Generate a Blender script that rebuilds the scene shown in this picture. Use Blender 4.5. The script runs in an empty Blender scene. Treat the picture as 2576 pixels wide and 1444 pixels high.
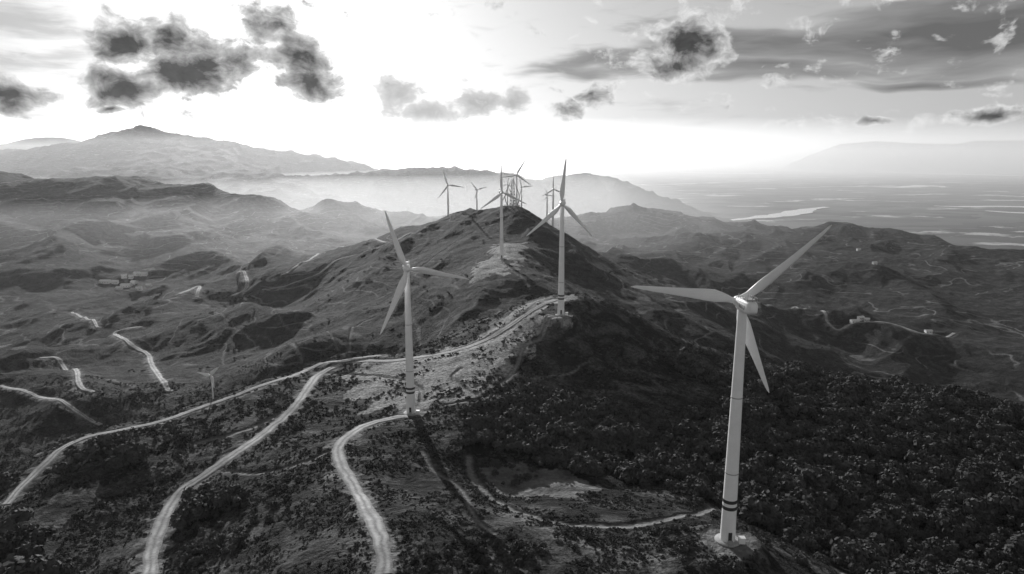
import bpy, math, numpy as np, time, random
from mathutils import Vector, Matrix
rng=np.random.default_rng(7)
# The site is described by image pixels (column / row / estimated ground distance) unprojected from
# the camera 500 m above the plain; W() converts each pixel to world metres.
CZ=500.0
P=math.radians(10.9); SP,CP=math.sin(P),math.cos(P); F=2576*24/36.0
def W(u,v,Y):
    a=(u-1288)/F; b=(722-v)/F
    y=CP+b*SP; z=-SP+b*CP
    return (a/y*Y, Y, CZ+z/y*Y)
SCN=bpy.context.scene
def link(o): SCN.collection.objects.link(o); return o
# ---------- noise ----------
perm=np.random.default_rng(3).permutation(256); perm=np.concatenate([perm,perm])
ang=np.random.default_rng(5).random(256)*2*np.pi; GX=np.cos(ang); GY=np.sin(ang)
def perlin(x,y,s=0):
    x=x+s*17.31; y=y+s*9.77
    xi=np.floor(x).astype(np.int64); yi=np.floor(y).astype(np.int64)
    xf=x-xi; yf=y-yi; xi&=255; yi&=255
    u=xf*xf*xf*(xf*(xf*6-15)+10); v=yf*yf*yf*(yf*(yf*6-15)+10)
    def g(ix,iy,dx,dy):
        h=perm[perm[ix&255]+(iy&255)]; return GX[h]*dx+GY[h]*dy
    n00=g(xi,yi,xf,yf); n10=g(xi+1,yi,xf-1,yf); n01=g(xi,yi+1,xf,yf-1); n11=g(xi+1,yi+1,xf-1,yf-1)
    return (n00*(1-u)+n10*u)*(1-v)+(n01*(1-u)+n11*u)*v
def fbm(x,y,o=4,s=0,gain=.5):
    r=0;a=1
    for i in range(o):
        r=r+a*perlin(x,y,s+i*3); x=x*2.03;y=y*2.03;a*=gain
    return r
def ridged(x,y,o=4,s=0,gain=.5):
    r=0;a=1;w=1
    for i in range(o):
        n=(1-2.0*np.abs(perlin(x,y,s+i*3))); n=n*np.abs(n)
        r=r+a*n*w; w=np.clip(n*1.3,0,1); x=x*2.07;y=y*2.07;a*=gain
    return r
def sst(a,b,x):
    t=np.clip((x-a)/(b-a),0,1); return t*t*(3-2*t)
# ---------- near terrain control points ----------
CPX=[(375,1444,187),(965,1444,162),(1400,1444,160),(1830,1355,180),(1600,1444,165),(2100,1444,187),(2400,1440,225),(2576,1350,240),(2300,1400,238),(100,1444,195),
(15,1270,240),(410,1310,225),(700,1300,205),(965,1300,195),(1200,1300,195),(1400,1310,197),(1600,1310,195),
(520,1190,258),(870,1100,275),(1050,1200,235),(1034,1040,308),(1300,1220,240),(1450,1200,245),(1200,1130,262),(700,1080,300),(735,1030,325),(830,930,390),(960,905,400),
(1130,885,405),(1250,840,415),(1340,780,425),(1411,790,414),(1440,740,445),(540,1010,345),(250,1085,310),(700,950,372),(860,893,400),(1230,1000,322),(1300,900,372),(1000,980,340),
(1500,900,388),(1500,1000,345),(1500,1100,300),(1600,1200,262),(1700,1250,240),(1650,1000,355),(1700,900,415),(1700,850,445),(1600,800,440),(1900,905,435),(2000,935,428),(2300,990,400),(2576,1040,370),
(2000,1100,330),(2000,1250,265),(2200,1200,300),(2400,1150,320),(2576,1250,270),(1950,1400,182),
(1262,637,720),(1280,600,800),(1300,690,640),(1310,538,1000),(1240,541,1040),(1160,553,1120),(1200,545,1060),(1060,570,1150),(960,590,1150),(850,620,1100),(780,650,1050),(740,680,1000),
(1400,570,1000),(1500,640,950),(1600,700,900),(1700,745,850),(1450,700,780),(1550,760,720),(1650,800,690),(1850,860,650),(1350,620,850),(1400,700,700),
(1200,640,800),(1100,650,850),(1000,650,950),(900,680,930),(1100,720,740),(1000,780,680),(900,830,640),(800,760,820),(700,750,950),(700,850,780),(600,900,680),(750,880,560),(500,950,560),(300,1000,520),(100,950,600),(450,850,850),(200,850,900)]
C=[W(*c) for c in CPX]
for x,y,z in [(-230,420,-190),(-330,300,-200),(-180,480,-190),(-100,520,-180),(30,530,-128),(-20,540,-135),(-70,500,-150),(110,560,-170),(200,560,-200),(300,500,-215),(420,420,-220),(350,600,-260),(500,350,-230),
 (0,1300,-170),(-300,1400,-220),(200,1250,-230),(400,1000,-250),(350,800,-250),(-150,60,-150),(150,60,-150),(0,60,-125),(0,-100,-170),(300,80,-200),(-350,100,-220),(-600,500,-240),(-650,1000,-255),(600,800,-280),(650,200,-270)]:
    C.append((x,y,z+CZ))
C=np.array(C); S=300.0
def tk(r2): return 0.5*r2*np.log(r2+1e-9)
n=len(C); px,py=C[:,0]/S,C[:,1]/S
K=tk((px[:,None]-px)**2+(py[:,None]-py)**2)+np.eye(n)*0.0004
Pm=np.stack([np.ones(n),px,py],1)
A=np.block([[K,Pm],[Pm.T,np.zeros((3,3))]])
sol=np.linalg.solve(A,np.concatenate([C[:,2],np.zeros(3)]))
def tps(x,y):
    x=x/S;y=y/S
    r=sol[n]+sol[n+1]*x+sol[n+2]*y
    for i in range(n):
        r=r+sol[i]*tk((x-px[i])**2+(y-py[i])**2)
    return r
RIDGES=[
 (.42,60,[(-300,450,2300),(0,440,2300),(30,436,2300),(110,452,2350),(240,455,2300),(350,450,2400),(450,468,2400),(600,495,2400),(680,530,2350),(740,585,2200)]),
 (.42,40,[(240,455,2300),(260,540,1950),(180,600,1700),(100,660,1450)]),
 (.42,40,[(450,468,2400),(430,540,2050),(450,600,1800),(520,660,1550)]),
 (.42,40,[(110,452,2350),(0,540,1900),(-150,620,1600)]),
 (.42,40,[(600,495,2400),(620,570,2100),(660,630,1900)]),
 (.4,40,[(640,660,1900),(730,600,2300),(800,535,2600),(850,508,2700),(900,515,2750),(960,530,2800),(1040,548,2800),(1100,570,2700)]),
 (.45,20,[(740,680,1030),(640,662,1150),(560,700,1100),(480,745,1000),(430,790,900)]),
 (.4,18,[(400,815,830),(350,820,850),(250,800,950),(180,790,1050)]),
 (.4,16,[(500,790,780),(600,785,760),(700,810,720)]),
 (.4,16,[(60,860,700),(150,865,720),(260,855,740)]),
 (.3,80,[(-200,370,6000),(0,376,6000),(170,405,6000),(240,370,6000),(300,340,6000),(350,317,6000),(420,343,6000),(560,353,6100),(640,375,6200),(750,383,6300),(900,412,6500),(960,430,6600)]),
 (.25,100,[(420,345,6000),(520,410,5000),(640,450,4200)]),
 (.25,100,[(300,340,6000),(330,400,5000),(420,440,4000)]),
 (.3,150,[(-400,365,9000),(0,372,9000),(80,350,9000),(140,345,9000),(230,362,9000),(320,380,9000)]),
 (.3,60,[(700,455,4500),(850,442,4700),(960,432,4800),(1150,424,5000),(1230,436,5000),(1350,450,5200),(1480,440,5400),(1560,450,5400),(1610,480,5300),(1640,510,5200)]),
 (.38,50,[(1440,560,2500),(1500,538,2600),(1560,525,2600),(1640,519,2600),(1700,532,2500),(1790,572,2300)]),
 (.38,30,[(1540,655,1500),(1640,635,1650),(1700,610,1800),(1760,598,1900),(1850,588,1900),(1900,600,1850),(1960,630,1750),(2040,680,1600)]),
 (.38,50,[(1780,575,2700),(1850,562,2800),(1920,570,2700),(1990,600,2600)]),
 (.35,50,[(1960,600,2700),(2050,575,2900),(2130,565,2900),(2220,575,2850),(2320,600,2750),(2450,650,2500),(2600,700,2300),(2900,740,2200)]),
 (.38,40,[(1900,720,1600),(2000,650,1900),(2140,624,2000),(2230,632,2000),(2320,655,1950),(2420,710,1800),(2600,800,1500)]),
 (.38,30,[(2000,745,1350),(2080,700,1450),(2170,678,1500),(2260,690,1480),(2350,730,1400),(2500,800,1250),(2650,860,1150)]),
 (.35,25,[(1850,800,1000),(1950,785,1050),(2100,800,1020),(2300,835,950),(2500,880,880),(2700,920,820)]),
 (.6,120,[(2050,386,24000),(2110,362,24000),(2200,355,24000),(2300,360,24000),(2400,362,24000),(2450,354,24000),(2576,353,24500),(3000,350,24500)]),
 (.25,300,[(1150,390,40000),(1250,380,40000),(1330,372,40000),(1400,368,40000),(1480,358,40000),(1530,352,40000),(1570,360,40000),(1640,368,40000),(1700,378,40000),(1750,380,40000),(1850,388,40000)]),
 (.3,200,[(560,370,14000),(700,372,14000),(820,390,14000),(950,400,14000)]),
]
RW=[(s,w,np.array([W(*p) for p in pts])) for s,w,pts in RIDGES]
def ridgefield(x,y,base):
    k=np.clip(8+np.abs(y)*.004,8,60)
    acc=np.ones_like(x)
    for ri,(sl,w,pts) in enumerate(RW):
        drop=(pts[:,2].max()-0)/sl
        m=(x>pts[:,0].min()-drop)&(x<pts[:,0].max()+drop)&(y>pts[:,1].min()-drop)&(y<pts[:,1].max()+drop)
        if not m.any(): continue
        X=x[m];Y=y[m]
        sc=w/40.0
        wx=fbm(X/(260*sc+60),Y/(260*sc+60),3,ri)*38*min(sc,3); wy=fbm(X/(260*sc+60),Y/(260*sc+60),3,ri+50)*38*min(sc,3)
        X=X+wx*.7;Y=Y+wy
        bd=np.full(X.shape,1e18);bz=np.zeros(X.shape);bt=np.zeros(X.shape);L=0
        for i in range(len(pts)-1):
            ax,ay,az=pts[i];bx,by,bzz=pts[i+1]
            dx,dy=bx-ax,by-ay;l2=dx*dx+dy*dy;l=math.sqrt(l2)
            t=np.clip(((X-ax)*dx+(Y-ay)*dy)/l2,0,1)
            d=(X-ax-t*dx)**2+(Y-ay-t*dy)**2
            q=d<bd
            bd=np.where(q,d,bd);bz=np.where(q,az+(bzz-az)*t,bz);bt=np.where(q,L+t*l,bt);L+=l
        d=np.sqrt(bd)
        lam=w*5
        g=ridged(bt/lam+fbm(X/lam,Y/lam,2,9)*.5,d/(lam*4)+ri,2,ri+20)
        h=bz-sl*(np.sqrt(d*d+w*w)-w)+ (g-.6)*w*.48*np.clip(d/(w*5),0,1)
        acc[m]+=np.exp(np.clip((h-base[m])/k[m],-50,60))
    return base+k*np.log(acc)
def H0(x,y):
    x=np.asarray(x,float);y=np.asarray(y,float);sh=x.shape;x=x.ravel();y=y.ravel()
    r=np.hypot(x,y)
    base=CZ-265-235*sst(2600,4600,r+np.clip(x,-1e9,2500)*.35)
    base=base+14*fbm(x/400,y/400,3,4)*(1-sst(2800,4200,r))
    mx=sst(-700,-450,x)*(1-sst(450,700,x))*(1-sst(1250,1550,y))
    q=mx>0
    low=base.copy()
    low[q]=base[q]*(1-mx[q])+tps(x[q],y[q])*mx[q]
    z=ridgefield(x,y,low)
    far=sst(430,650,r); near=1-far
    hf=np.clip((z-20)/120,0,1)
    g=ridged(x/230+.1*fbm(x/120,y/120,2,31),y/320,4,12,.42)
    z=z+(g-.5)*far*hf*(12+np.clip(r/500,0,8)*1.1)*np.where(r<9000,1,.4)
    z=z+fbm(x/55,y/55,3,77)*near*3.2+fbm(x/11,y/11,3,80)*.7*(1-sst(900,1500,r))
    z=z+fbm(x/30,y/30,3,90)*2.0*far*(1-sst(2500,4000,r))
    return z.reshape(sh)
# ---------- roads ----------
ROADPX={
 'dirt_road':(5.4,[(375,1444),(385,1380),(410,1310),(450,1245),(520,1190),(600,1135),(680,1080),(735,1030),(770,985),(800,945),(850,920),(930,908),(1050,900),(1140,885),(1220,858),(1280,822),(1330,785),(1400,752)]),
 'dirt_road.001':(5.2,[(965,1444),(965,1390),(940,1310),(900,1240),(865,1180),(850,1135),(870,1100),(920,1075),(980,1053),(1025,1045)]),
 'dirt_road.002':(4,[(15,1270),(60,1220),(120,1160),(160,1125),(220,1100),(300,1083),(400,1062),(500,1028),(600,992),(700,955),(800,920),(870,903),(960,898)]),
 'dirt_road.003':(6,[(430,985),(415,965),(380,915),(370,890),(320,855),(290,840),(360,822)]),
 'dirt_road.004':(4,[(255,1070),(180,1025),(100,1000),(0,970)]),
 'dirt_road.005':(5,[(235,990),(200,970),(190,930),(150,910),(100,900)]),
 'dirt_road.006':(5,[(245,825),(215,800),(180,785)]),
 'dirt_road.007':(7,[(605,682),(622,715),(595,745)]),
 'dirt_road.008':(6,[(450,740),(500,720),(495,750)]),
 'dirt_road.009':(5,[(1930,768),(2000,772),(2080,800),(2150,810),(2250,817),(2330,840),(2400,838)]),
 'dirt_road.010':(4,[(720,690),(750,665),(800,640),(860,620),(950,605),(1040,585)]),
 'dirt_road.011':(4,[(660,730),(720,720),(800,690),(860,650),(960,620),(1060,585)]),
}
PATHPX=[(2.0,[(865,890),(880,850),(905,815),(960,790)]),
 (2.0,[(1400,800),(1375,820),(1360,850),(1320,870),(1300,920),(1260,965),(1220,1000),(1120,1018)]),
 (2.6,[(1180,1150),(1185,1190),(1230,1245),(1300,1285),(1400,1312),(1550,1322),(1690,1300),(1790,1275)]),
 (1.2,[(1060,1130),(1090,1180),(1160,1230),(1190,1290),(1240,1340)]),
 (1.4,[(1160,925),(1140,950),(1190,990)]),
 (1.8,[(1900,1240),(1980,1300),(2060,1390),(2120,1444)]),
 (2.2,[(1260,655),(1300,690),(1330,720)]),
 (1.6,[(830,940),(950,945),(1050,970),(1060,1010)]),
 (1.6,[(490,1115),(600,1085),(690,1045)]),
 (1.5,[(560,1180),(640,1190),(770,1160),(840,1130)]),
 (1.4,[(520,780),(600,830),(680,860),(760,905)]),
 (1.4,[(640,745),(700,790),(780,830),(850,880)]),
 (1.6,[(1030,690),(1100,640),(1180,590),(1260,555)]),
 (1.6,[(880,690),(980,640),(1080,600),(1180,565)]),
]
def hit(us,vs):
    a=(np.array(us)-1288)/F;b=(722-np.array(vs))/F
    yy=CP+b*SP;s=(-SP+b*CP)/yy;a=a/yy
    Ys=np.exp(np.linspace(math.log(120),math.log(6000),1400))
    XX=a[:,None]*Ys;YY=np.broadcast_to(Ys,XX.shape)
    hz=H0(XX,YY);ray=CZ+s[:,None]*Ys
    out=[]
    for i in range(len(a)):
        k=np.where(ray[i]<hz[i])[0]
        k=k[0] if len(k) else 1399
        d0=ray[i,k-1]-hz[i,k-1];d1=ray[i,k]-hz[i,k];t=d0/(d0-d1+1e-9)
        Yk=Ys[k-1]+(Ys[k]-Ys[k-1])*t
        out.append((a[i]*Yk,Yk))
    return out
def hitlist(pts): return hit([p[0] for p in pts],[p[1] for p in pts])
allp=[p for w,l in ROADPX.values() for p in l]+[p for w,l in PATHPX for p in l]
hh=hitlist(allp);k=0
ROADS={}
for nme,(w,l) in ROADPX.items(): ROADS[nme]=(w,hh[k:k+len(l)]);k+=len(l)
PATHS=[]
for w,l in PATHPX: PATHS.append((w,hh[k:k+len(l)]));k+=len(l)
def catmull(pts,step=1.5):
    p=np.array(pts);p=np.vstack([2*p[0]-p[1],p,2*p[-1]-p[-2]]);out=[]
    for i in range(1,len(p)-2):
        n_=max(2,int(np.hypot(*(p[i+1]-p[i]))/step));t=np.linspace(0,1,n_,endpoint=False)[:,None]
        out.append(.5*((2*p[i])+(-p[i-1]+p[i+1])*t+(2*p[i-1]-5*p[i]+4*p[i+1]-p[i+2])*t**2+(-p[i-1]+3*p[i]-3*p[i+1]+p[i+2])*t**3))
    out.append(p[-2][None]);return np.vstack(out)
class Raster:
    def __init__(s,x0,x1,y0,y1,r):
        s.x0,s.y0,s.r=x0,y0,r;s.nx=int((x1-x0)/r);s.ny=int((y1-y0)/r)
        s.d=np.full((s.ny,s.nx),99.);s.z=np.zeros((s.ny,s.nx));s.p=np.full((s.ny,s.nx),99.)
        s.xs=x0+np.arange(s.nx)*r;s.ys=y0+np.arange(s.ny)*r
    def stamp(s,x,y,z,w,R,path=False):
        i0=max(0,int((x-R-s.x0)/s.r));i1=min(s.nx,int((x+R-s.x0)/s.r)+2);j0=max(0,int((y-R-s.y0)/s.r));j1=min(s.ny,int((y+R-s.y0)/s.r)+2)
        if i0>=i1 or j0>=j1:return
        dd=np.hypot(s.xs[i0:i1][None]-x,s.ys[j0:j1][:,None]-y)-w
        if path:
            s.p[j0:j1,i0:i1]=np.minimum(s.p[j0:j1,i0:i1],np.maximum(0,dd));return
        D=s.d[j0:j1,i0:i1];q=dd<D;D[q]=dd[q];s.z[j0:j1,i0:i1][q]=z
    def sample(s,arr,x,y,fill):
        fx=(x-s.x0)/s.r;fy=(y-s.y0)/s.r
        ok=(fx>=0)&(fx<s.nx-1.01)&(fy>=0)&(fy<s.ny-1.01)
        fx=np.clip(fx,0,s.nx-1.01);fy=np.clip(fy,0,s.ny-1.01);i=fx.astype(int);j=fy.astype(int);u=fx-i;v=fy-j
        r=(arr[j,i]*(1-u)+arr[j,i+1]*u)*(1-v)+(arr[j+1,i]*(1-u)+arr[j+1,i+1]*u)*v
        return np.where(ok,r,fill)
RS=[Raster(-320,360,80,620,1.0),Raster(-1300,1400,300,2400,3.0)]
ROADLINES={}
for nme,(w,pts) in ROADS.items():
    c=catmull(pts);z=H0(c[:,0],c[:,1])
    kk=9;zz=np.convolve(np.pad(z,kk,mode='edge'),np.ones(2*kk+1)/(2*kk+1),'valid')
    ROADLINES[nme]=(w,c,zz)
    nr=c[:,1].mean()<620 and abs(c[:,0]).mean()<330
    for (x,y),q in zip(c,zz):
        if nr: RS[0].stamp(x,y,q,w/2,12)
        RS[1].stamp(x,y,q,w/2,18)
for w,pts in PATHS:
    c=catmull(pts,.8)
    for x,y in c: RS[0].stamp(x,y,0,w/2,5,True);RS[1].stamp(x,y,0,w/2,9,True)
TUR=[(1830,1355,180,7),(1034,1040,308,7),(1411,790,414,7),(1262,637,720,6)]
TP=[]
for u,v,Yd,pr in TUR:
    x,y,z=W(u,v,Yd); z=float(H0(np.array([x]),np.array([y]))[0]); TP.append((x,y,z))
    RS[0 if y<600 else 1].stamp(x,y,z,pr,pr+12)
def roadd(x,y):
    inn=(x>-318)&(x<357)&(y>82)&(y<617)
    d=np.where(inn,RS[0].sample(RS[0].d,x,y,99),RS[1].sample(RS[1].d,x,y,99))
    z=np.where(inn,RS[0].sample(RS[0].z,x,y,0),RS[1].sample(RS[1].z,x,y,0))
    p=np.where(inn,RS[0].sample(RS[0].p,x,y,99),RS[1].sample(RS[1].p,x,y,99))
    return d,z,p
def H(x,y):
    x=np.asarray(x,float);y=np.asarray(y,float)
    z=H0(x,y);d,rz,p=roadd(x,y)
    sp=np.where(y<600,6.,8.0);t=np.clip((d-1.2)/sp,0,1);t=t*t*(3-2*t)
    z=np.where(d<9.5,rz*(1-t)+z*t,z)
    z=z-.5*np.clip(1-p/1.2,0,1)
    return z
# ---------- terrain mesh ----------
NA,NR=1050,1750
c0=-120.0
az=np.linspace(-1,1,NA); az=np.radians(64)*(0.72*az+0.28*az**3)
rr=120*np.exp(np.linspace(0,1,NR)**1.05*math.log(60000/120.))
AZ,RR=np.meshgrid(az,rr)
X=np.sin(AZ)*RR; Y=np.cos(AZ)*RR+c0
Z=H(X,Y)
def mesh_np(name,co,f,smooth=True):
    me=bpy.data.meshes.new(name);f=np.asarray(f)
    me.vertices.add(len(co));me.vertices.foreach_set('co',np.asarray(co,float).ravel())
    me.loops.add(f.size);me.loops.foreach_set('vertex_index',f.ravel().astype(np.int32))
    me.polygons.add(len(f));me.polygons.foreach_set('loop_start',(np.arange(len(f))*f.shape[1]).astype(np.int32))
    me.polygons.foreach_set('use_smooth',np.full(len(f),smooth))
    me.update(calc_edges=True);return me
def gridf(nr,na):
    i=np.arange(nr*na).reshape(nr,na)
    return np.stack([i[:-1,:-1],i[:-1,1:],i[1:,1:],i[1:,:-1]],-1).reshape(-1,4)
me=mesh_np('hills_terrain',np.stack([X,Y,Z],-1).reshape(-1,3),gridf(NR,NA))
ter=link(bpy.data.objects.new('hills_terrain',me))
xr,yr=X.ravel(),Y.ravel()
def inpoly(x,y,poly):
    r=np.zeros(x.shape,bool);j=len(poly)-1
    for i in range(len(poly)):
        xi,yi=poly[i];xj,yj=poly[j]
        c=((yi>y)!=(yj>y))&(x<(xj-xi)*(y-yi)/(yj-yi+1e-12)+xi);r^=c;j=i
    return r
FP=[(-20,315),(-16,268),(15,258),(30,248),(58,252),(80,236),(94,208),(108,187),(125,140),(330,140),(400,250),(400,420),(190,432),(150,405),(110,350),(80,330),(40,335),(10,345)]
BL=[(-180,272,22,12),(-205,255,14,9),(-108,226,9,7),(-112,216,8,6),(-150,180,20,10),(-175,205,14,8),(128,398,30,10)]
MD=[(-55,402),(-20,418),(13,446),(45,446),(32,410),(8,380),(-8,340),(-30,318),(-50,300),(-75,325),(-95,380)]
MD2=[(-40,700),(-25,760),(-20,860),(10,860),(15,760),(5,690),(-10,650),(-40,640)]
CL=[(-13,249),(4,256),(27,251),(36,238),(22,226),(-2,228)]
def warp(x,y,s,a,k): return x+fbm(x/s,y/s,3,k)*a,y+fbm(x/s,y/s,3,k+1)*a
def clearing(x,y):
    return inpoly(*warp(x,y,9,5,300),CL)
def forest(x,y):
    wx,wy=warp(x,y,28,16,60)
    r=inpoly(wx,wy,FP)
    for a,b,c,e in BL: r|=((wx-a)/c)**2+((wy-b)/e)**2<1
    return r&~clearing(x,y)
def lit_meadow(x,y):
    wx,wy=warp(x,y,22,18,70)
    return inpoly(wx,wy,MD)|inpoly(wx,wy,MD2)
d,_,p=roadd(xr,yr)
n1=fbm(xr/7,yr/7,3,140)
bare=np.clip(1-(d-n1*5)/3.2,0,1)*.6
bare=np.maximum(bare,np.clip(1-p/1.0,0,1)*.75)
bare=np.maximum(bare,clearing(xr,yr)*(.8+.5*n1)*.7)
for nm_,arr in (('bare',bare),('woodland',forest(xr,yr)),('lit_meadow',lit_meadow(xr,yr)),('upland',sst(450,750,np.hypot(xr,yr)))):
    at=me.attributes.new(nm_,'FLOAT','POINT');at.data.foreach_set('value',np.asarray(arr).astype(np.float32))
# ---------- materials ----------
def newmat(name):
    m=bpy.data.materials.new(name);m.use_nodes=True;return m,m.node_tree,m.node_tree.nodes['Principled BSDF']
class N:
    def __init__(s,t): s.t=t
    def n(s,ty,**k):
        q=s.t.nodes.new(ty)
        for a,b in k.items(): setattr(q,a,b)
        return q
    def l(s,a,b): s.t.links.new(a,b)
    def val(s,sock,x):
        if isinstance(x,bpy.types.NodeSocket): s.l(x,sock)
        else: sock.default_value=x
    def m(s,op,a,b=0.,c=0.,clamp=False):
        q=s.n('ShaderNodeMath',operation=op,use_clamp=clamp)
        for i,x in enumerate((a,b,c)): s.val(q.inputs[i],x)
        return q.outputs[0]
    def noise(s,vec,scale,detail=4,rough=.55,dist=0):
        q=s.n('ShaderNodeTexNoise');q.inputs['Scale'].default_value=scale;q.inputs['Detail'].default_value=detail;q.inputs['Roughness'].default_value=rough;q.inputs['Distortion'].default_value=dist
        s.l(vec,q.inputs['Vector']);return q.outputs[0]
    def mapr(s,v,a,b,c,d,smooth=False):
        q=s.n('ShaderNodeMapRange');q.interpolation_type='SMOOTHSTEP' if smooth else 'LINEAR'
        s.l(v,q.inputs[0]);
        for i,x in zip((1,2,3,4),(a,b,c,d)): s.val(q.inputs[i],x)
        return q.outputs[0]
    def mixf(s,f,a,b):
        q=s.n('ShaderNodeMix',data_type='FLOAT');s.val(q.inputs[0],f);s.val(q.inputs[2],a);s.val(q.inputs[3],b);return q.outputs[0]
    def attr(s,name): return s.n('ShaderNodeAttribute',attribute_name=name).outputs['Fac']
m,t,bs=newmat('scrub_ground');g=N(t)
pos=g.n('ShaderNodeNewGeometry').outputs['Position']
sx=g.n('ShaderNodeSeparateXYZ');g.l(pos,sx.inputs[0])
nA=g.noise(pos,.012,5,.6);nB=g.noise(pos,.07,5,.65,.4);nC=g.noise(pos,.6,4,.7)
up=g.attr('upland')
veg=g.mapr(nA,.3,.7,.009,.022)
grass=g.mapr(nB,.45,.62,0,1,True)
veg=g.mixf(grass,veg,g.mixf(up,.105,.05))
# contour terraces cut in the slopes
ct=g.m('FRACT',g.m('DIVIDE',g.m('ADD',sx.outputs[2],g.m('MULTIPLY',g.noise(pos,.006,3),60)),12.0))
ct=g.mapr(g.m('ABSOLUTE',g.m('SUBTRACT',ct,.5)),.0,.09,1,0,True)
ct=g.m('MULTIPLY',ct,g.mapr(g.noise(pos,.009,3,.5),.45,.57,0,.85,True))
veg=g.mixf(ct,veg,.2)
veg=g.mixf(g.attr('lit_meadow'),veg,.34)  # open grass, with its sunlit brightness put into the colour
veg=g.m('MULTIPLY',veg,g.mapr(nC,.3,.7,.3,1.7))
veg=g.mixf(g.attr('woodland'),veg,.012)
bareV=g.m('MULTIPLY',.26,g.mapr(nC,.3,.7,.6,1.3))
colv=g.mixf(g.attr('bare'),veg,bareV)
plain=g.mapr(sx.outputs[2],12,30,1,0,True)
mpn=g.n('ShaderNodeMapping');g.l(pos,mpn.inputs[0]);mpn.inputs[3].default_value=(1,1.8,1)
vo=g.n('ShaderNodeTexVoronoi');vo.inputs['Scale'].default_value=.003;g.l(mpn.outputs[0],vo.inputs['Vector'])
bwv=g.n('ShaderNodeRGBToBW');g.l(vo.outputs['Color'],bwv.inputs[0])
fields=g.mapr(bwv.outputs[0],.2,.8,.02,.1)
fn=g.noise(mpn.outputs[0],.0009,6,.7);pl=g.mixf(g.mapr(fn,.57,.62,0,1,True),fields,.5)
colv=g.mixf(plain,colv,pl)
cc=g.n('ShaderNodeCombineColor')
for i in range(3): g.l(colv,cc.inputs[i])
g.l(cc.outputs[0],bs.inputs['Base Color']);bs.inputs['Roughness'].default_value=.95;bs.inputs['Specular IOR Level'].default_value=.1
bp=g.n('ShaderNodeBump');bp.inputs['Strength'].default_value=1.;bp.inputs['Distance'].default_value=1.0
hgt=g.m('ADD',g.m('MULTIPLY',g.noise(pos,.35,5,.7),3.6),g.m('MULTIPLY',nB,7))
hgt=g.m('MULTIPLY',hgt,g.m('SUBTRACT',1.0,g.m('MULTIPLY',g.attr('bare'),.8)))
g.l(hgt,bp.inputs['Height']);g.l(bp.outputs[0],bs.inputs['Normal'])
ter.data.materials.append(m)
m,t,bs=newmat('dirt_track');g=N(t)
uv=g.n('ShaderNodeUVMap').outputs[0];sp=g.n('ShaderNodeSeparateXYZ');g.l(uv,sp.inputs[0])
pos=g.n('ShaderNodeNewGeometry').outputs['Position']
u=g.m('ADD',sp.outputs[0],g.m('MULTIPLY',g.m('SUBTRACT',g.noise(pos,.15,3),.5),.3))
r1=g.m('ABSOLUTE',g.m('SUBTRACT',g.m('ABSOLUTE',g.m('SUBTRACT',u,.5)),.2))
rut=g.mapr(r1,.02,.2,1,0,True)
nn=g.noise(pos,1.2,5,.7);n2=g.noise(pos,.12,4)
rut=g.m('MULTIPLY',rut,g.mapr(n2,.35,.6,.35,1))
v=g.mixf(rut,g.mapr(nn,.3,.7,.12,.3),g.mapr(nn,.3,.7,.4,.54));v=g.m('MULTIPLY',v,g.mapr(n2,.3,.7,.7,1.15))
cc=g.n('ShaderNodeCombineColor')
for i in range(3): g.l(v,cc.inputs[i])
g.l(cc.outputs[0],bs.inputs['Base Color']);bs.inputs['Roughness'].default_value=.9
bp=g.n('ShaderNodeBump');bp.inputs['Strength'].default_value=.5;bp.inputs['Distance'].default_value=.4;g.l(nn,bp.inputs['Height']);g.l(bp.outputs[0],bs.inputs['Normal'])
roadm=m
for nme,(w,c,zz) in ROADLINES.items():
    tg=np.gradient(c,axis=0);tg/=np.linalg.norm(tg,axis=1)[:,None]+1e-9;nrm=np.stack([-tg[:,1],tg[:,0]],1)
    K_=9;off=np.linspace(-.5,.5,K_);nm=len(c)
    wob=1+.25*fbm(np.arange(nm)/9.,np.zeros(nm),3,33);wob2=.12*fbm(np.arange(nm)/6.,np.zeros(nm),3,39)
    XX=c[:,0][:,None]+nrm[:,0][:,None]*(off*wob[:,None]+wob2[:,None])*w;YY=c[:,1][:,None]+nrm[:,1][:,None]*(off*wob[:,None]+wob2[:,None])*w
    dist=c[:,1].mean();lift=.2 if dist<600 else .7
    ZZ=np.maximum(H(XX,YY),zz[:,None]-.3)+lift-(np.abs(off)>.49)*lift*1.6
    me=mesh_np(nme,np.stack([XX,YY,ZZ],-1).reshape(-1,3),gridf(nm,K_))
    uvl=me.uv_layers.new(name='UVMap');vi=np.zeros(len(me.loops),int);me.loops.foreach_get('vertex_index',vi)
    uvv=np.stack([(vi%K_)/(K_-1),(vi//K_)*.3],-1);uvl.data.foreach_set('uv',uvv.ravel())
    me.flip_normals() if me.polygons[0].normal.z<0 else None
    me.materials.append(roadm);link(bpy.data.objects.new(nme,me))
def simple(name,v,rough=.5,noise=.15,scale=.5,metal=0,spec=.5):
    m,t,bs=newmat(name);g=N(t);pos=g.n('ShaderNodeNewGeometry').outputs['Position']
    q=g.mapr(g.noise(pos,scale,5,.65),.3,.7,v*(1-noise),v*(1+noise));cc=g.n('ShaderNodeCombineColor')
    for i in range(3): g.l(q,cc.inputs[i])
    g.l(cc.outputs[0],bs.inputs['Base Color']);bs.inputs['Roughness'].default_value=rough;bs.inputs['Metallic'].default_value=metal;bs.inputs['Specular IOR Level'].default_value=spec;return m
white=simple('white_paint',.84,.4,.05,.35);greyp=simple('grey_steel',.35,.45,.2,.8);dark=simple('dark_paint',.03,.5,.2);conc=simple('concrete',.4,.85,.2,1)
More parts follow.
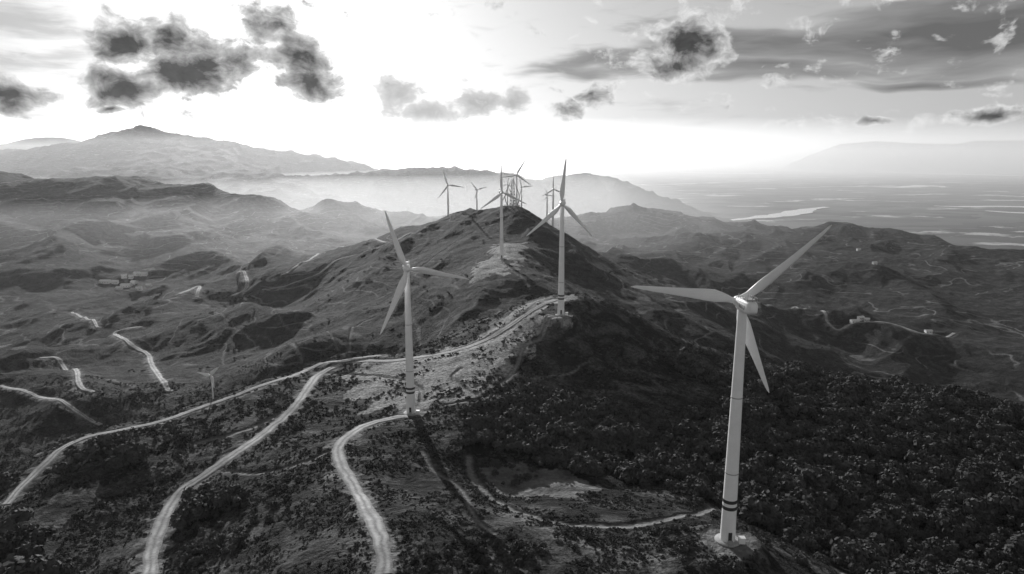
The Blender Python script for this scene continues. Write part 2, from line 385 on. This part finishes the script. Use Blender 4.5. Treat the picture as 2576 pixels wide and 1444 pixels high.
leafm=simple('leaves',.06,.85,.7,.25,0,.2);bark=simple('bark',.07,.9,.3,3);roofm=simple('roof',.75,.6,.15);wallm=simple('white_wall',.8,.8,.1)
# ---------- turbines ----------
def lathe(prof,seg=32,axis='Z'):
    vs=[];fs=[]
    for r_,z_ in prof:
        for i in range(seg):
            a=2*math.pi*i/seg;vs.append((r_*math.cos(a),r_*math.sin(a),z_))
    for j in range(len(prof)-1):
        for i in range(seg):
            k2=(i+1)%seg;fs.append((j*seg+i,j*seg+k2,(j+1)*seg+k2,(j+1)*seg+i))
    fs.append(tuple(range(seg))[::-1]);fs.append(tuple((len(prof)-1)*seg+i for i in range(seg)))
    return vs,fs
def mkobj(name,vs,fs,mats,parent,smooth=True,mi=None,M=None):
    me=bpy.data.meshes.new(name);me.from_pydata([tuple(v) for v in vs],[],fs)
    for mm in (mats if isinstance(mats,list) else [mats]): me.materials.append(mm)
    if smooth: me.polygons.foreach_set('use_smooth',[True]*len(me.polygons))
    if mi: me.polygons.foreach_set('material_index',mi)
    me.update();o=link(bpy.data.objects.new(name,me));
    if parent: o.parent=parent
    if M is not None: o.matrix_local=M
    if smooth: me.set_sharp_from_angle(angle=math.radians(40))
    return o
def box(x0,x1,y0,y1,z0,z1):
    vs=[(x,y,z) for z in (z0,z1) for y in (y0,y1) for x in (x0,x1)]
    return vs,[(0,2,3,1),(4,5,7,6),(0,1,5,4),(2,6,7,3),(0,4,6,2),(1,3,7,5)]
def merge(parts):
    V=[];Fc=[]
    for vs,fs in parts:
        o=len(V);V+=list(vs);Fc+=[tuple(i+o for i in f) for f in fs]
    return V,Fc
def blade_geo(R,sc):
    vs=[];fs=[];n_=14
    st=[(0,1,1,0),(.03,1,1,0),(.07,1.15,.9,.35),(.13,1.7,.62,.33),(.2,2.1,.42,.28),(.3,1.95,.33,.2),(.45,1.55,.26,.12),(.6,1.2,.2,.07),(.75,.92,.16,.03),(.88,.66,.13,.0),(.96,.42,.12,-.02),(1,.1,.1,-.02)]
    for f,c,tr,tw in st:
        c*=sc*1.55;r_=f*R
        for i in range(n_):
            a=2*math.pi*i/n_
            x=.5*c*math.cos(a);y=.5*c*tr*math.sin(a)
            if f>.05: x-=c*.18; y*= (1.25 if math.cos(a)<0 else .8)
            xx=x*math.cos(tw)-y*math.sin(tw);yy=x*math.sin(tw)+y*math.cos(tw)
            vs.append((xx,yy-1.6*sc*f*f*.8,r_))
    for j in range(len(st)-1):
        for i in range(n_):
            k2=(i+1)%n_;fs.append((j*n_+i,j*n_+k2,(j+1)*n_+k2,(j+1)*n_+i))
    fs.append(tuple((len(st)-1)*n_+i for i in range(n_)))
    return vs,fs
def turbine(name,x,y,z,h,R,yaw,angles,bands=True,pitch=.15,chord=1.):
    e=link(bpy.data.objects.new(name,None));e.location=(x,y,z)
    s=h/70.
    prof=[(2.15*s,0)]
    for i in range(1,13):
        f=i/12;prof.append(((2.15-.95*f)*s,h*f*.975))
    prof+=[(1.2*s,h*.985)]
    mkobj('tower',*lathe(prof,40),white,e)
    rings=[]
    for f in (.0,.3,.62):
        r_=(2.15-.95*f)*s+.05*s;rings.append(lathe([(r_,h*f+.0),(r_,h*f+.28*s)],40))
    mkobj('flange',*merge(rings),greyp,e)
    mkobj('foundation',*lathe([(3.6*s,-2.5),(3.6*s,.25*s),(3.4*s,.4*s),(2.3*s,.5*s)],36),conc,e)
    mkobj('door',*merge([box(-.5*s,.5*s,-2.3*s,-1.9*s,1.3*s,3.6*s)]),dark,e,False)
    mkobj('steps',*merge([box(-.7*s,.7*s,-(4.2-.5*i)*s,-(3.7-.5*i)*s,.3*s,(.55+.25*i)*s) for i in range(4)]),greyp,e,False)
    mkobj('transformer',*merge([box(2.6*s,4.3*s,-2.6*s,-1.2*s,.35*s,2.0*s),box(2.5*s,4.4*s,-2.7*s,-1.1*s,2.0*s,2.15*s)]),white,e,False)
    if bands:
        bb=[]
        for z0,z1 in ((10.2,11.2),(12.2,13.2)):
            f=z0/70;r_=(2.15-.95*f)*s+.03;bb.append(lathe([(r_,z0*s),(r_-.01,z1*s)],40))
        mkobj('band',*merge(bb),dark,e)
    nac=link(bpy.data.objects.new('nacelle_frame',None));nac.parent=e;nac.location=(0,0,h);nac.rotation_euler=(0,0,yaw)
    secs=[(-2.2,1.1,1.1,0),(-1.6,1.45,1.5,0),(0,1.6,1.75,0),(3.5,1.65,1.85,.05),(6.0,1.5,1.7,.1),(7.2,1.15,1.3,.2),(7.5,.8,.9,.25)]
    vs=[];fs=[];nn_=20
    for yy,hw,hh2,zo in secs:
        for i in range(nn_):
            a=2*math.pi*i/nn_;c_,s_=math.cos(a),math.sin(a);ex=.45
            vs.append((hw*s*math.copysign(abs(c_)**ex,c_),yy*s,(zo+hh2*math.copysign(abs(s_)**ex,s_))*s))
    for j in range(len(secs)-1):
        for i in range(nn_):
            k2=(i+1)%nn_;fs.append((j*nn_+i,(j+1)*nn_+i,(j+1)*nn_+k2,j*nn_+k2))
    fs.append(tuple(range(nn_)));fs.append(tuple((len(secs)-1)*nn_+i for i in range(nn_))[::-1])
    mkobj('nacelle',vs,fs,white,nac)
    det=[box(-1.1*s,1.1*s,2.6*s,5.6*s,1.85*s,2.25*s),box(-.06*s,.06*s,6.0*s,6.12*s,1.7*s,3.3*s),box(-.5*s,.5*s,6.02*s,6.1*s,3.2*s,3.3*s)]
    for xx in (-1.3,1.3):
        for yy in (0,1.5,3,4.5,6): det.append(box((xx-.05)*s,(xx+.05)*s,(yy-.05)*s,(yy+.05)*s,1.6*s,2.8*s))
        det.append(box((xx-.04)*s,(xx+.04)*s,0,6*s,2.75*s,2.83*s))
    for xx in (-1.66,1.62): det.append(box(xx*s,(xx+.06)*s,1.6*s,5*s,-.5*s,.6*s))
    mkobj('nacelle_fittings',*merge(det),greyp,nac,False)
    hub=link(bpy.data.objects.new('rotor',None));hub.parent=nac;hub.location=(0,-3.2*s,.1*s);hub.rotation_euler=(math.radians(-4),0,0)
    vs,fs=lathe([(1.15*s,-1.2*s),(1.45*s,-.6*s),(1.5*s,.3*s),(1.25*s,1.0*s),(.8*s,1.6*s),(.3*s,1.9*s),(.05*s,1.95*s)],28)
    mkobj('spinner',vs,fs,white,hub,M=Matrix.Rotation(math.radians(90),4,'X'))
    for i,a in enumerate(angles):
        R_=R[i] if isinstance(R,(list,tuple)) else R
        vs,fs=blade_geo(R_-1.0*s,chord*s*min(1.15,R_/28/s))
        M=Matrix.Rotation(math.radians(a),4,'Y')@Matrix.Translation((0,0,1.0*s))@Matrix.Rotation(pitch,4,'Z')
        mkobj('blade_%d'%(i+1),vs,fs,white,hub,M=M)
    return e
(x1,y1,z1),(x2,y2,z2),(x3,y3,z3),(x4,y4,z4)=TP
turbine('wind_turbine',x1,y1,z1,70,[32,30,30.5],math.radians(180+3),[-50,82,-157])
turbine('wind_turbine.001',x2,y2,z2,70,[28,28.5,32],math.radians(12),[-19,101,204])
turbine('wind_turbine.002',x3,y3,z3,69,[27,27,29],math.radians(-8),[4,136,227])
turbine('wind_turbine.003',x4,y4,z4,70,29,math.radians(15),[-2,116,235],False)
def onground(u,v,Yd):
    x,y,z=W(u,v,Yd);return x,y,float(H(np.array([x]),np.array([y]))[0])
FAR=[(1128,555,1170,465,29,10,[-17,98,218]),(1200,540,1150,477,19,25,[-40,75,200]),(1300,535,1030,440,27,-15,[31,122,262]),(1312,535,1080,470,20,20,[-15,85,200]),
 (1391,560,1060,475,21,0,[0,115,238]),(1376,560,1090,490,13,20,[-20,100,220]),(1277,540,1060,462,12,0,[10,130,250])]
for i,(u,v,Yd,vh,R,yw,an) in enumerate(FAR):
    x,y,z=onground(u,v,Yd);zt=W(u,vh,Yd)[2];turbine('wind_turbine.%03d'%(i+4),x,y,z-.5,max(15,zt-z),R,math.radians(yw),an,False)
x,y,z=onground(537,1008,345);turbine('wind_turbine.%03d'%11,x,y,z-.2,14,7,0,[-75,45,165],False,.15,2.8)
# ---------- sculptural lattice tower on the summit ----------
def tube(pts,r_,seg=8):
    vs=[];fs=[];pts=[Vector(p) for p in pts]
    for i,p_ in enumerate(pts):
        tg=(pts[min(i+1,len(pts)-1)]-pts[max(i-1,0)]).normalized();u_=tg.orthogonal().normalized();v_=tg.cross(u_)
        rr_=r_[i] if isinstance(r_,list) else r_
        for k_ in range(seg):
            a=2*math.pi*k_/seg;vs.append(p_+u_*math.cos(a)*rr_+v_*math.sin(a)*rr_)
    for j in range(len(pts)-1):
        for i in range(seg):
            k2=(i+1)%seg;fs.append((j*seg+i,j*seg+k2,(j+1)*seg+k2,(j+1)*seg+i))
    return vs,fs
x,y,z=onground(1290,532,1020)
e=link(bpy.data.objects.new('lattice_tower',None));e.location=(x,y,z)
parts=[];hw=5
for sx_ in(-1,1):
    for sy_ in(-1,1): parts.append(tube([(sx_*hw,sy_*hw,-2),(sx_*hw*.55,sy_*hw*.55,22),(sx_*1.2,sy_*1.2,40)],.45,6))
for i in range(9):
    f=i/9;f2=(i+1)/9;w1=hw*(1-f*.8);w2=hw*(1-f2*.8);h1,h2=f*40,f2*40
    for sy_ in(-1,1):
        parts.append(tube([(-w1,sy_*w1,h1),(w2,sy_*w2,h2)],.25,5));parts.append(tube([(w1,sy_*w1,h1),(-w2,sy_*w2,h2)],.25,5));parts.append(tube([(-w1,sy_*w1,h1),(w1,sy_*w1,h1)],.25,5))
        parts.append(tube([(sy_*w1,-w1,h1),(sy_*w2,w2,h2)],.25,5))
mkobj('lattice',*merge(parts),greyp,e)
parts=[]
for sgn,ph,hh2,xo in((-1,0,38,-7),(1,.5,34,-3),(-1,1.1,30,-12),(1,.2,42,5)):
    parts.append(tube([(xo+sgn*4.5*math.sin(ph+2.6*k_/14*1.6),1.5*math.cos(k_*.4),hh2*k_/14) for k_ in range(15)],[.9-.045*k_ for k_ in range(15)],8))
mkobj('curved_arms',*merge(parts),greyp,e)
mkobj('platform',*merge([box(-12,10,-7,7,-4,1.5),box(-13,11,-7.6,7.6,1.5,2.1)]+[box(-12.8+i*2.4,-12.6+i*2.4,-7.5,-7.3,2.1,3.6) for i in range(10)]+[box(-12.8,10.8,-7.5,-7.3,3.6,3.75)]),conc,e,False)
# ---------- houses ----------
def house(name,x,y,z,w,dp,h,rot):
    e=link(bpy.data.objects.new(name,None));e.location=(x,y,z);e.rotation_euler=(0,0,rot)
    mkobj('walls',*box(-w/2,w/2,-dp/2,dp/2,-2,h),wallm,e,False)
    o=.4;vs=[(-w/2-o,-dp/2-o,h+.003),(w/2+o,-dp/2-o,h+.003),(w/2+o,dp/2+o,h+.003),(-w/2-o,dp/2+o,h+.003),(-w/2-o,0,h+dp*.2),(w/2+o,0,h+dp*.2)]
    mkobj('roof',vs,[(0,1,5,4),(2,3,4,5),(0,4,3),(1,2,5),(0,3,2,1)],roofm,e,False)
    ww=[box(-w/2+w*(k_+.5)/4-.6,-w/2+w*(k_+.5)/4+.6,-dp/2-.04,-dp/2+.1,1.1,2.4) for k_ in (0,2,3)]
    mkobj('windows',*merge(ww),dark,e,False);mkobj('door',*box(-w/2+w*1.5/4-.5,-w/2+w*1.5/4+.5,-dp/2-.05,-dp/2+.1,0,2.2),greyp,e,False)
HPX=[(265,712,20,11,0),(290,713,12,10,.2),(312,698,11,10,.5),(318,722,20,11,.1),(338,714,12,10,-.3),(330,700,9,9,.3),(345,692,12,10,0),(362,693,15,10,.2),(375,722,10,9,.1),(350,730,10,9,.4),(300,729,11,9,0),(2150,806,11,7,.1),(2165,802,8,6,.3),(2180,806,7,6,-.2),(2335,838,9,6,0),(2160,630,10,7,0),(2200,664,9,6,.2)]
hp=hitlist([(a,b) for a,b,*_ in HPX])
for i,((a,b,w,dp,ro),(x,y)) in enumerate(zip(HPX,hp)):
    z=float(H(np.array([x]),np.array([y]))[0]);house('white_house' if i==0 else 'white_house.%03d'%i,x,y,z+.5,w,dp,5 if i<11 else 3.8,ro)
# ---------- river ----------
RV=[[(1780,566,26),(1830,556,40),(1880,550,80),(1930,545,150),(1975,540,170),(2010,533,150),(2040,526,80),(2080,521,50)],[(2350,516,40),(2420,518,100),(2500,517,110),(2600,519,120)],[(2480,528,40),(2540,532,110),(2600,534,80)],[(2160,466,100),(2260,470,200),(2330,466,360),(2380,470,120)],[(2200,432,200),(2400,437,500),(2600,442,400)],[(1700,432,200),(1850,436,300),(1950,434,150)],[(1750,414,1500),(2000,413,3500),(2300,415,3500),(2700,418,2500)]]
m,t,bs=newmat('river_water');bs.inputs['Base Color'].default_value=(.6,.6,.6,1);bs.inputs['Roughness'].default_value=.3
g=N(t);bp=g.n('ShaderNodeBump');bp.inputs['Strength'].default_value=.1;g.l(g.noise(g.n('ShaderNodeNewGeometry').outputs['Position'],.05,3),bp.inputs['Height']);g.l(bp.outputs[0],bs.inputs['Normal'])
for i,l in enumerate(RV):
    c=[]
    for u,v,w in l:
        b=(722-v)/F;s_=(-SP+b*CP)/(CP+b*SP);Yd=(-CZ+8)/s_;x_,_,_=W(u,v,Yd);c.append((x_,Yd,w))
    xy=catmull([(q[0],q[1]) for q in c],40);ws=np.interp(np.linspace(0,len(c)-1,len(xy)),range(len(c)),[q[2] for q in c])
    tg=np.gradient(xy,axis=0);tg/=np.linalg.norm(tg,axis=1)[:,None]+1e-9;nrm=np.stack([-tg[:,1],tg[:,0]],1)
    ws=ws*(1+.7*fbm(np.arange(len(xy))/7.,np.zeros(len(xy)),3,i))
    V_=np.stack([np.stack([xy[:,0]+nrm[:,0]*ws*o,xy[:,1]+nrm[:,1]*ws*o*1.5,np.full(len(xy),0.)],-1) for o in(-.5,0,.5)],1)
    zt=H(V_[...,0],V_[...,1]);V_[...,2]=zt.max()+.5 if zt.max()<25 else 10
    me=mesh_np('river',V_.reshape(-1,3),gridf(len(xy),3));me.materials.append(m);link(bpy.data.objects.new('river' if i==0 else 'river.%03d'%i,me))
# ---------- vegetation ----------
def leafclump(name,n_,rad,hz_,ls,trunk=False,seed=0,lobes=5):
    r_=np.random.default_rng(seed);vs=[];fs=[];mi=[]
    if trunk:
        limbs=[[(0,0,-.5),(.05,0,hz_*.35),(.1,.05,hz_*.6)]]
        for k_ in range(5):
            a=k_*1.26+seed;limbs.append([(.05,0,hz_*.3),(math.cos(a)*rad*.4,math.sin(a)*rad*.4,hz_*.55),(math.cos(a)*rad*.7,math.sin(a)*rad*.7,hz_*.7)])
        for q,l_ in enumerate(limbs):
            tv,tf=tube(l_,[.2,.14,.06] if q==0 else [.12,.07,.03],5);o=len(vs);vs+=[tuple(v) for v in tv];fs+=[tuple(i+o for i in f) for f in tf];mi+=[1]*len(tf)
    cs=[(r_.normal(0,rad*.42),r_.normal(0,rad*.42),hz_*(.55+.2*r_.random()),rad*(.4+.25*r_.random())) for _ in range(lobes)]
    for _ in range(n_):
        c=cs[r_.integers(lobes)];dv=r_.normal(size=3);dv/=np.linalg.norm(dv);dv[2]=abs(dv[2])*.9-.15*(r_.random()<.5)
        rr_=c[3]*(.75+.35*r_.random());p_=np.array([c[0]+dv[0]*rr_,c[1]+dv[1]*rr_,max(.05,c[2]-(0 if trunk else hz_*.4)+dv[2]*rr_*hz_/rad*.8)])
        nn_=Vector(dv+r_.normal(0,.3,3)).normalized();u_=nn_.orthogonal().normalized();u_.rotate(Matrix.Rotation(r_.random()*6.28,3,nn_));v_=nn_.cross(u_);s_=ls*(.6+.8*r_.random());o=len(vs)
        for a_,b_ in((-1,-.6),(1,-.6),(.7,.7),(-.7,.7)): vs.append(tuple(Vector(p_)+u_*a_*s_+v_*b_*s_))
        fs.append((o,o+1,o+2,o+3));mi.append(0)
    me=bpy.data.meshes.new(name);me.from_pydata(vs,[],fs);me.materials.append(leafm);me.materials.append(bark);me.polygons.foreach_set('material_index',mi);me.update()
    return bpy.data.objects.new(name,me)
def collection(name,obs):
    c=bpy.data.collections.new(name)
    for o in obs: c.objects.link(o)
    return c
shr=collection('shrub_kinds',[leafclump('shrub_kind_%d'%i,50,.85,.8,.2,False,i,4) for i in range(4)])
tre=collection('tree_kinds',[leafclump('tree_kind_%d'%i,320,1.9,2.8,.26,True,10+i,7) for i in range(4)])
def scatter(name,pts,scl,coll):
    me=bpy.data.meshes.new(name);me.vertices.add(len(pts));me.vertices.foreach_set('co',pts.ravel());a=me.attributes.new('scl','FLOAT','POINT');a.data.foreach_set('value',scl.astype(np.float32))
    ob=link(bpy.data.objects.new(name,me));ng=bpy.data.node_groups.new(name,'GeometryNodeTree')
    ng.interface.new_socket('Geometry',in_out='INPUT',socket_type='NodeSocketGeometry');ng.interface.new_socket('Geometry',in_out='OUTPUT',socket_type='NodeSocketGeometry')
    gi=ng.nodes.new('NodeGroupInput');go=ng.nodes.new('NodeGroupOutput');ip=ng.nodes.new('GeometryNodeInstanceOnPoints');ci=ng.nodes.new('GeometryNodeCollectionInfo')
    ci.inputs[0].default_value=coll;ci.inputs['Separate Children'].default_value=True;ip.inputs['Pick Instance'].default_value=True
    rv=ng.nodes.new('FunctionNodeRandomValue');rv.data_type='FLOAT_VECTOR';rv.inputs[0].default_value=(-.12,-.12,0);rv.inputs[1].default_value=(.12,.12,6.28)
    na=ng.nodes.new('GeometryNodeInputNamedAttribute');na.data_type='FLOAT';na.inputs[0].default_value='scl'
    L=ng.links.new;L(gi.outputs[0],ip.inputs['Points']);L(ci.outputs[0],ip.inputs['Instance']);L(rv.outputs[0],ip.inputs['Rotation']);L(na.outputs[0],ip.inputs['Scale']);L(ip.outputs[0],go.inputs[0])
    md=ob.modifiers.new('scatter','NODES');md.node_group=ng;return ob
def cand(n_,y0,y1,amax):
    yy=np.exp(rng.uniform(math.log(y0),math.log(y1),n_));return rng.uniform(-amax,amax,n_)*(yy+25),yy
xx,yy=cand(100000,118,560,.98)
d,_,p=roadd(xx,yy);dens=fbm(xx/22,yy/22,3,200)-.3*lit_meadow(xx,yy)
ok=(d>.9)&(p>.8)&(dens+rng.uniform(-.25,.25,len(xx))>-.12)&~forest(xx,yy)&~clearing(xx,yy)
xx,yy=xx[ok],yy[ok];zz=H(xx,yy)
scatter('shrubs',np.stack([xx,yy,zz-.08],1),rng.lognormal(-.15,.38,len(xx))*(.55+.5*sst(130,400,yy)),shr)
xx=rng.uniform(-260,420,50000);yy=rng.uniform(135,460,50000)
d,_,p=roadd(xx,yy)
ok=(d>4.5)&(p>1.5)&forest(xx,yy)&(fbm(xx/14,yy/14,2,222)+rng.uniform(-.3,.3,len(xx))>-.2)
xx,yy=xx[ok][:12500],yy[ok][:12500];zz=H(xx,yy)
scatter('trees',np.stack([xx,yy,zz-.5],1),rng.lognormal(.07,.4,len(xx)),tre)
xx,yy=cand(7000,130,900,.9);d,_,p=roadd(xx,yy);ok=(d>4)&(p>2)&(fbm(xx/60,yy/60,3,240)>.22);xx,yy=xx[ok],yy[ok];zz=H(xx,yy)
scatter('bushes',np.stack([xx,yy,zz-.6],1),rng.uniform(.35,.95,len(xx)),tre)
# ---------- camera, sun, sky ----------
cam=bpy.data.cameras.new('Camera');cam.lens=24;cam.clip_end=200000;cam.clip_start=1
co=link(bpy.data.objects.new('Camera',cam));co.location=(0,0,CZ);co.rotation_euler=(math.pi/2-P,0,0);SCN.camera=co
AZS,ELS=math.radians(-18),math.radians(16)
sd=Vector((math.sin(AZS)*math.cos(ELS),math.cos(AZS)*math.cos(ELS),math.sin(ELS)))
sl=bpy.data.lights.new('sun','SUN');sl.energy=5;sl.angle=math.radians(.5)
so=link(bpy.data.objects.new('sun',sl));so.rotation_euler=sd.to_track_quat('Z','Y').to_euler()
wd=bpy.data.worlds.new('World');SCN.world=wd;wd.use_nodes=True
t=wd.node_tree;g=N(t);bg=t.nodes['Background'];bg.inputs[1].default_value=.1
sk=g.n('ShaderNodeTexSky',sky_type='NISHITA',sun_disc=False,sun_elevation=ELS,sun_rotation=AZS)
bw=g.n('ShaderNodeRGBToBW');g.l(sk.outputs[0],bw.inputs[0])
tc=g.n('ShaderNodeTexCoord').outputs['Generated'];sx=g.n('ShaderNodeSeparateXYZ');g.l(tc,sx.inputs[0])
azn=g.m('ARCTAN2',sx.outputs[0],sx.outputs[1]);eln=g.m('ARCSINE',sx.outputs[2])
cb=g.n('ShaderNodeCombineXYZ');g.l(azn,cb.inputs[0]);g.l(eln,cb.inputs[1])
def vnoise(vec,scale,amp,det=3):
    q=g.n('ShaderNodeTexNoise');q.inputs['Scale'].default_value=scale;q.inputs['Detail'].default_value=det;g.l(vec,q.inputs['Vector'])
    a=g.n('ShaderNodeVectorMath',operation='SUBTRACT');g.l(q.outputs['Color'],a.inputs[0]);a.inputs[1].default_value=(.5,.5,.5)
    b=g.n('ShaderNodeVectorMath',operation='MULTIPLY');g.l(a.outputs[0],b.inputs[0]);b.inputs[1].default_value=(amp,amp,0)
    c=g.n('ShaderNodeVectorMath',operation='ADD');g.l(vec,c.inputs[0]);g.l(b.outputs[0],c.inputs[1]);return c.outputs[0]
wv=vnoise(cb.outputs[0],20,.03)
def azel(u,v):
    a=(u-1288)/F;b=(722-v)/F;y=CP+b*SP;z=-SP+b*CP
    return math.atan2(a,y),math.asin(z/math.sqrt(a*a+y*y+z*z))
def blobs(l,vec):
    out=None
    for (u,v,ru,rv_,rot,st) in l:
        a,e_=azel(u,v);mp=g.n('ShaderNodeMapping',vector_type='TEXTURE');g.l(vec,mp.inputs[0])
        k_=math.cos(a)
        mp.inputs[1].default_value=(a,e_,0);mp.inputs[2].default_value=(0,0,math.radians(rot));mp.inputs[3].default_value=(ru/F*k_,rv_/F,1)
        gr=g.n('ShaderNodeTexGradient',gradient_type='SPHERICAL');g.l(mp.outputs[0],gr.inputs[0]);o=g.m('MULTIPLY',gr.outputs['Fac'],st)
        out=o if out is None else g.m('MAXIMUM',out,o)
    return out
CU=[(320,105,135,74,0,1),(430,105,125,66,0,1.),(530,155,130,84,-15,1.1),(460,195,160,70,0,1.1),(320,222,130,55,0,1.1),
 (690,70,90,78,-20,.85),(740,140,105,92,-20,1),(780,205,125,56,-10,1.1),(20,240,100,52,0,1.1),
 (1440,270,85,34,20,.85),(1490,240,65,45,0,.85),
 (1745,110,120,82,0,1.1),(1700,165,130,46,0,1.),(1650,145,85,42,0,.7),(2500,293,130,26,5,1),(2195,308,60,12,0,1),(285,275,40,12,0,.9)]
LI=[(1010,235,100,66,0,1),(1060,285,140,42,0,1),(1200,265,140,55,10,1),(1290,255,70,50,0,1),(350,285,14,42,0,.75)]
def sc_noise(vec,sx_,sy_,det,rough,off=0,dist=0.):
    mp=g.n('ShaderNodeMapping');g.l(vec,mp.inputs[0]);mp.inputs[1].default_value=(off,off*.7,0);mp.inputs[3].default_value=(sx_,sy_,1);return g.noise(mp.outputs[0],1,det,rough,dist)
f1=sc_noise(wv,24,34,5,.58)
mcu=blobs(CU,wv)
fn_=g.m('MULTIPLY',g.m('SUBTRACT',f1,.5),3.0)
T_=g.m('SUBTRACT',g.m('ADD',g.m('MULTIPLY',mcu,1.8),fn_),.16)
aC=g.mapr(T_,0,.6,0,1,True)
lC=g.mapr(T_,0.15,1.45,.8,.05)
f1b=sc_noise(wv,55,75,4,.6,5);lC=g.m('MULTIPLY',lC,g.mapr(f1b,.3,.7,.6,1.4))
T2=g.m('SUBTRACT',g.m('ADD',g.m('MULTIPLY',blobs(LI,wv),1.6),fn_),.25)
aL=g.m('MULTIPLY',g.mapr(T2,0,.7,0,1,True),.85);lL=g.mapr(T2,0,1.2,.8,.35)
wv2=vnoise(cb.outputs[0],5,.05)
ST=[(2150,110,750,75,2,1),(2450,70,560,110,0,1.2),(1750,120,480,45,8,.8),(1480,150,300,30,8,.6),(1950,165,420,45,0,.9),(2300,205,260,14,0,.8)]
fs_=sc_noise(wv2,6,42,4,.5,2)
T3=g.m('SUBTRACT',g.m('ADD',g.m('MULTIPLY',blobs(ST,wv2),1.5),g.m('MULTIPLY',g.m('SUBTRACT',fs_,.5),2.0)),.14)
aS=g.mapr(T3,0,.6,0,.93,True);lS=g.mapr(T3,.1,1.3,.42,.11)
WI=[(80,60,420,75,0,.9),(60,140,380,50,0,.8),(150,100,260,120,0,.6),(1650,60,400,60,6,.4),(60,310,300,25,0,.5)]
fw=sc_noise(wv2,9,55,5,.58,8)
T4=g.m('SUBTRACT',g.m('ADD',g.m('MULTIPLY',blobs(WI,wv2),1.),g.m('MULTIPLY',g.m('SUBTRACT',fw,.5),2.6)),.22)
aW=g.mapr(T4,0,.8,0,.75,True)
rel=g.m('DIVIDE',bw.outputs[0],6.2)
base=g.m('MINIMUM',g.m('MULTIPLY',g.m('POWER',rel,.62),5.1),16.0)
base=g.m('MAXIMUM',base,g.m('MULTIPLY',g.m('POWER',rel,.4),4.6))
base=g.m('MULTIPLY',base,g.mapr(sx.outputs[1],-.1,.6,1.1,1,True))  # unseen sky behind the camera raised a little to fill the turbine blades
base=g.m('MULTIPLY',base,g.mapr(sx.outputs[2],.36,.6,1,.5,True))  # overhead sky, out of frame, dimmed to hold the ambient light down
out=g.mixf(aW,base,g.m('MULTIPLY',base,.5))
out=g.mixf(aS,out,g.m('MULTIPLY',lS,10));out=g.mixf(aL,out,g.m('MULTIPLY',lL,10));out=g.mixf(aC,out,g.m('MULTIPLY',lC,10))
g.l(out,bg.inputs[0])
# haze: thin air, mist lying in the western basin, and the distant haze bank
def haze(name,x0,x1,y0,y1,z0,z1,dens,an,em):
    vs_,fs_=box(x0,x1,y0,y1,z0,z1);o_=mkobj(name,vs_,fs_,[],None,False)
    hm=bpy.data.materials.new(name);hm.use_nodes=True;t=hm.node_tree;t.nodes.clear()
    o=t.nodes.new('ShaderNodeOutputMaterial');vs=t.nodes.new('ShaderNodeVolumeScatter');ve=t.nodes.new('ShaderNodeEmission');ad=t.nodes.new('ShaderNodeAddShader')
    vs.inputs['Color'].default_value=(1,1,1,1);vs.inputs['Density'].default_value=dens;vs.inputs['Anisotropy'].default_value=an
    ve.inputs['Color'].default_value=(1,1,1,1);ve.inputs['Strength'].default_value=dens*em  # faint glow added in place of multiply scattered skylight
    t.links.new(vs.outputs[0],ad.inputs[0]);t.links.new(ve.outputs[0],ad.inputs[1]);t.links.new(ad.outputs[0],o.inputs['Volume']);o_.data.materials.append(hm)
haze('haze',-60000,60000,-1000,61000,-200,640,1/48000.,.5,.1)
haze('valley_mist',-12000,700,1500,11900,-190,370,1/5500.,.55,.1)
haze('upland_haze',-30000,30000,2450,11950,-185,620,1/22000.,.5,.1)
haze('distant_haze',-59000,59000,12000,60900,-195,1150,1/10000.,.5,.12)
SCN.view_settings.view_transform='Standard';SCN.view_settings.look='None'
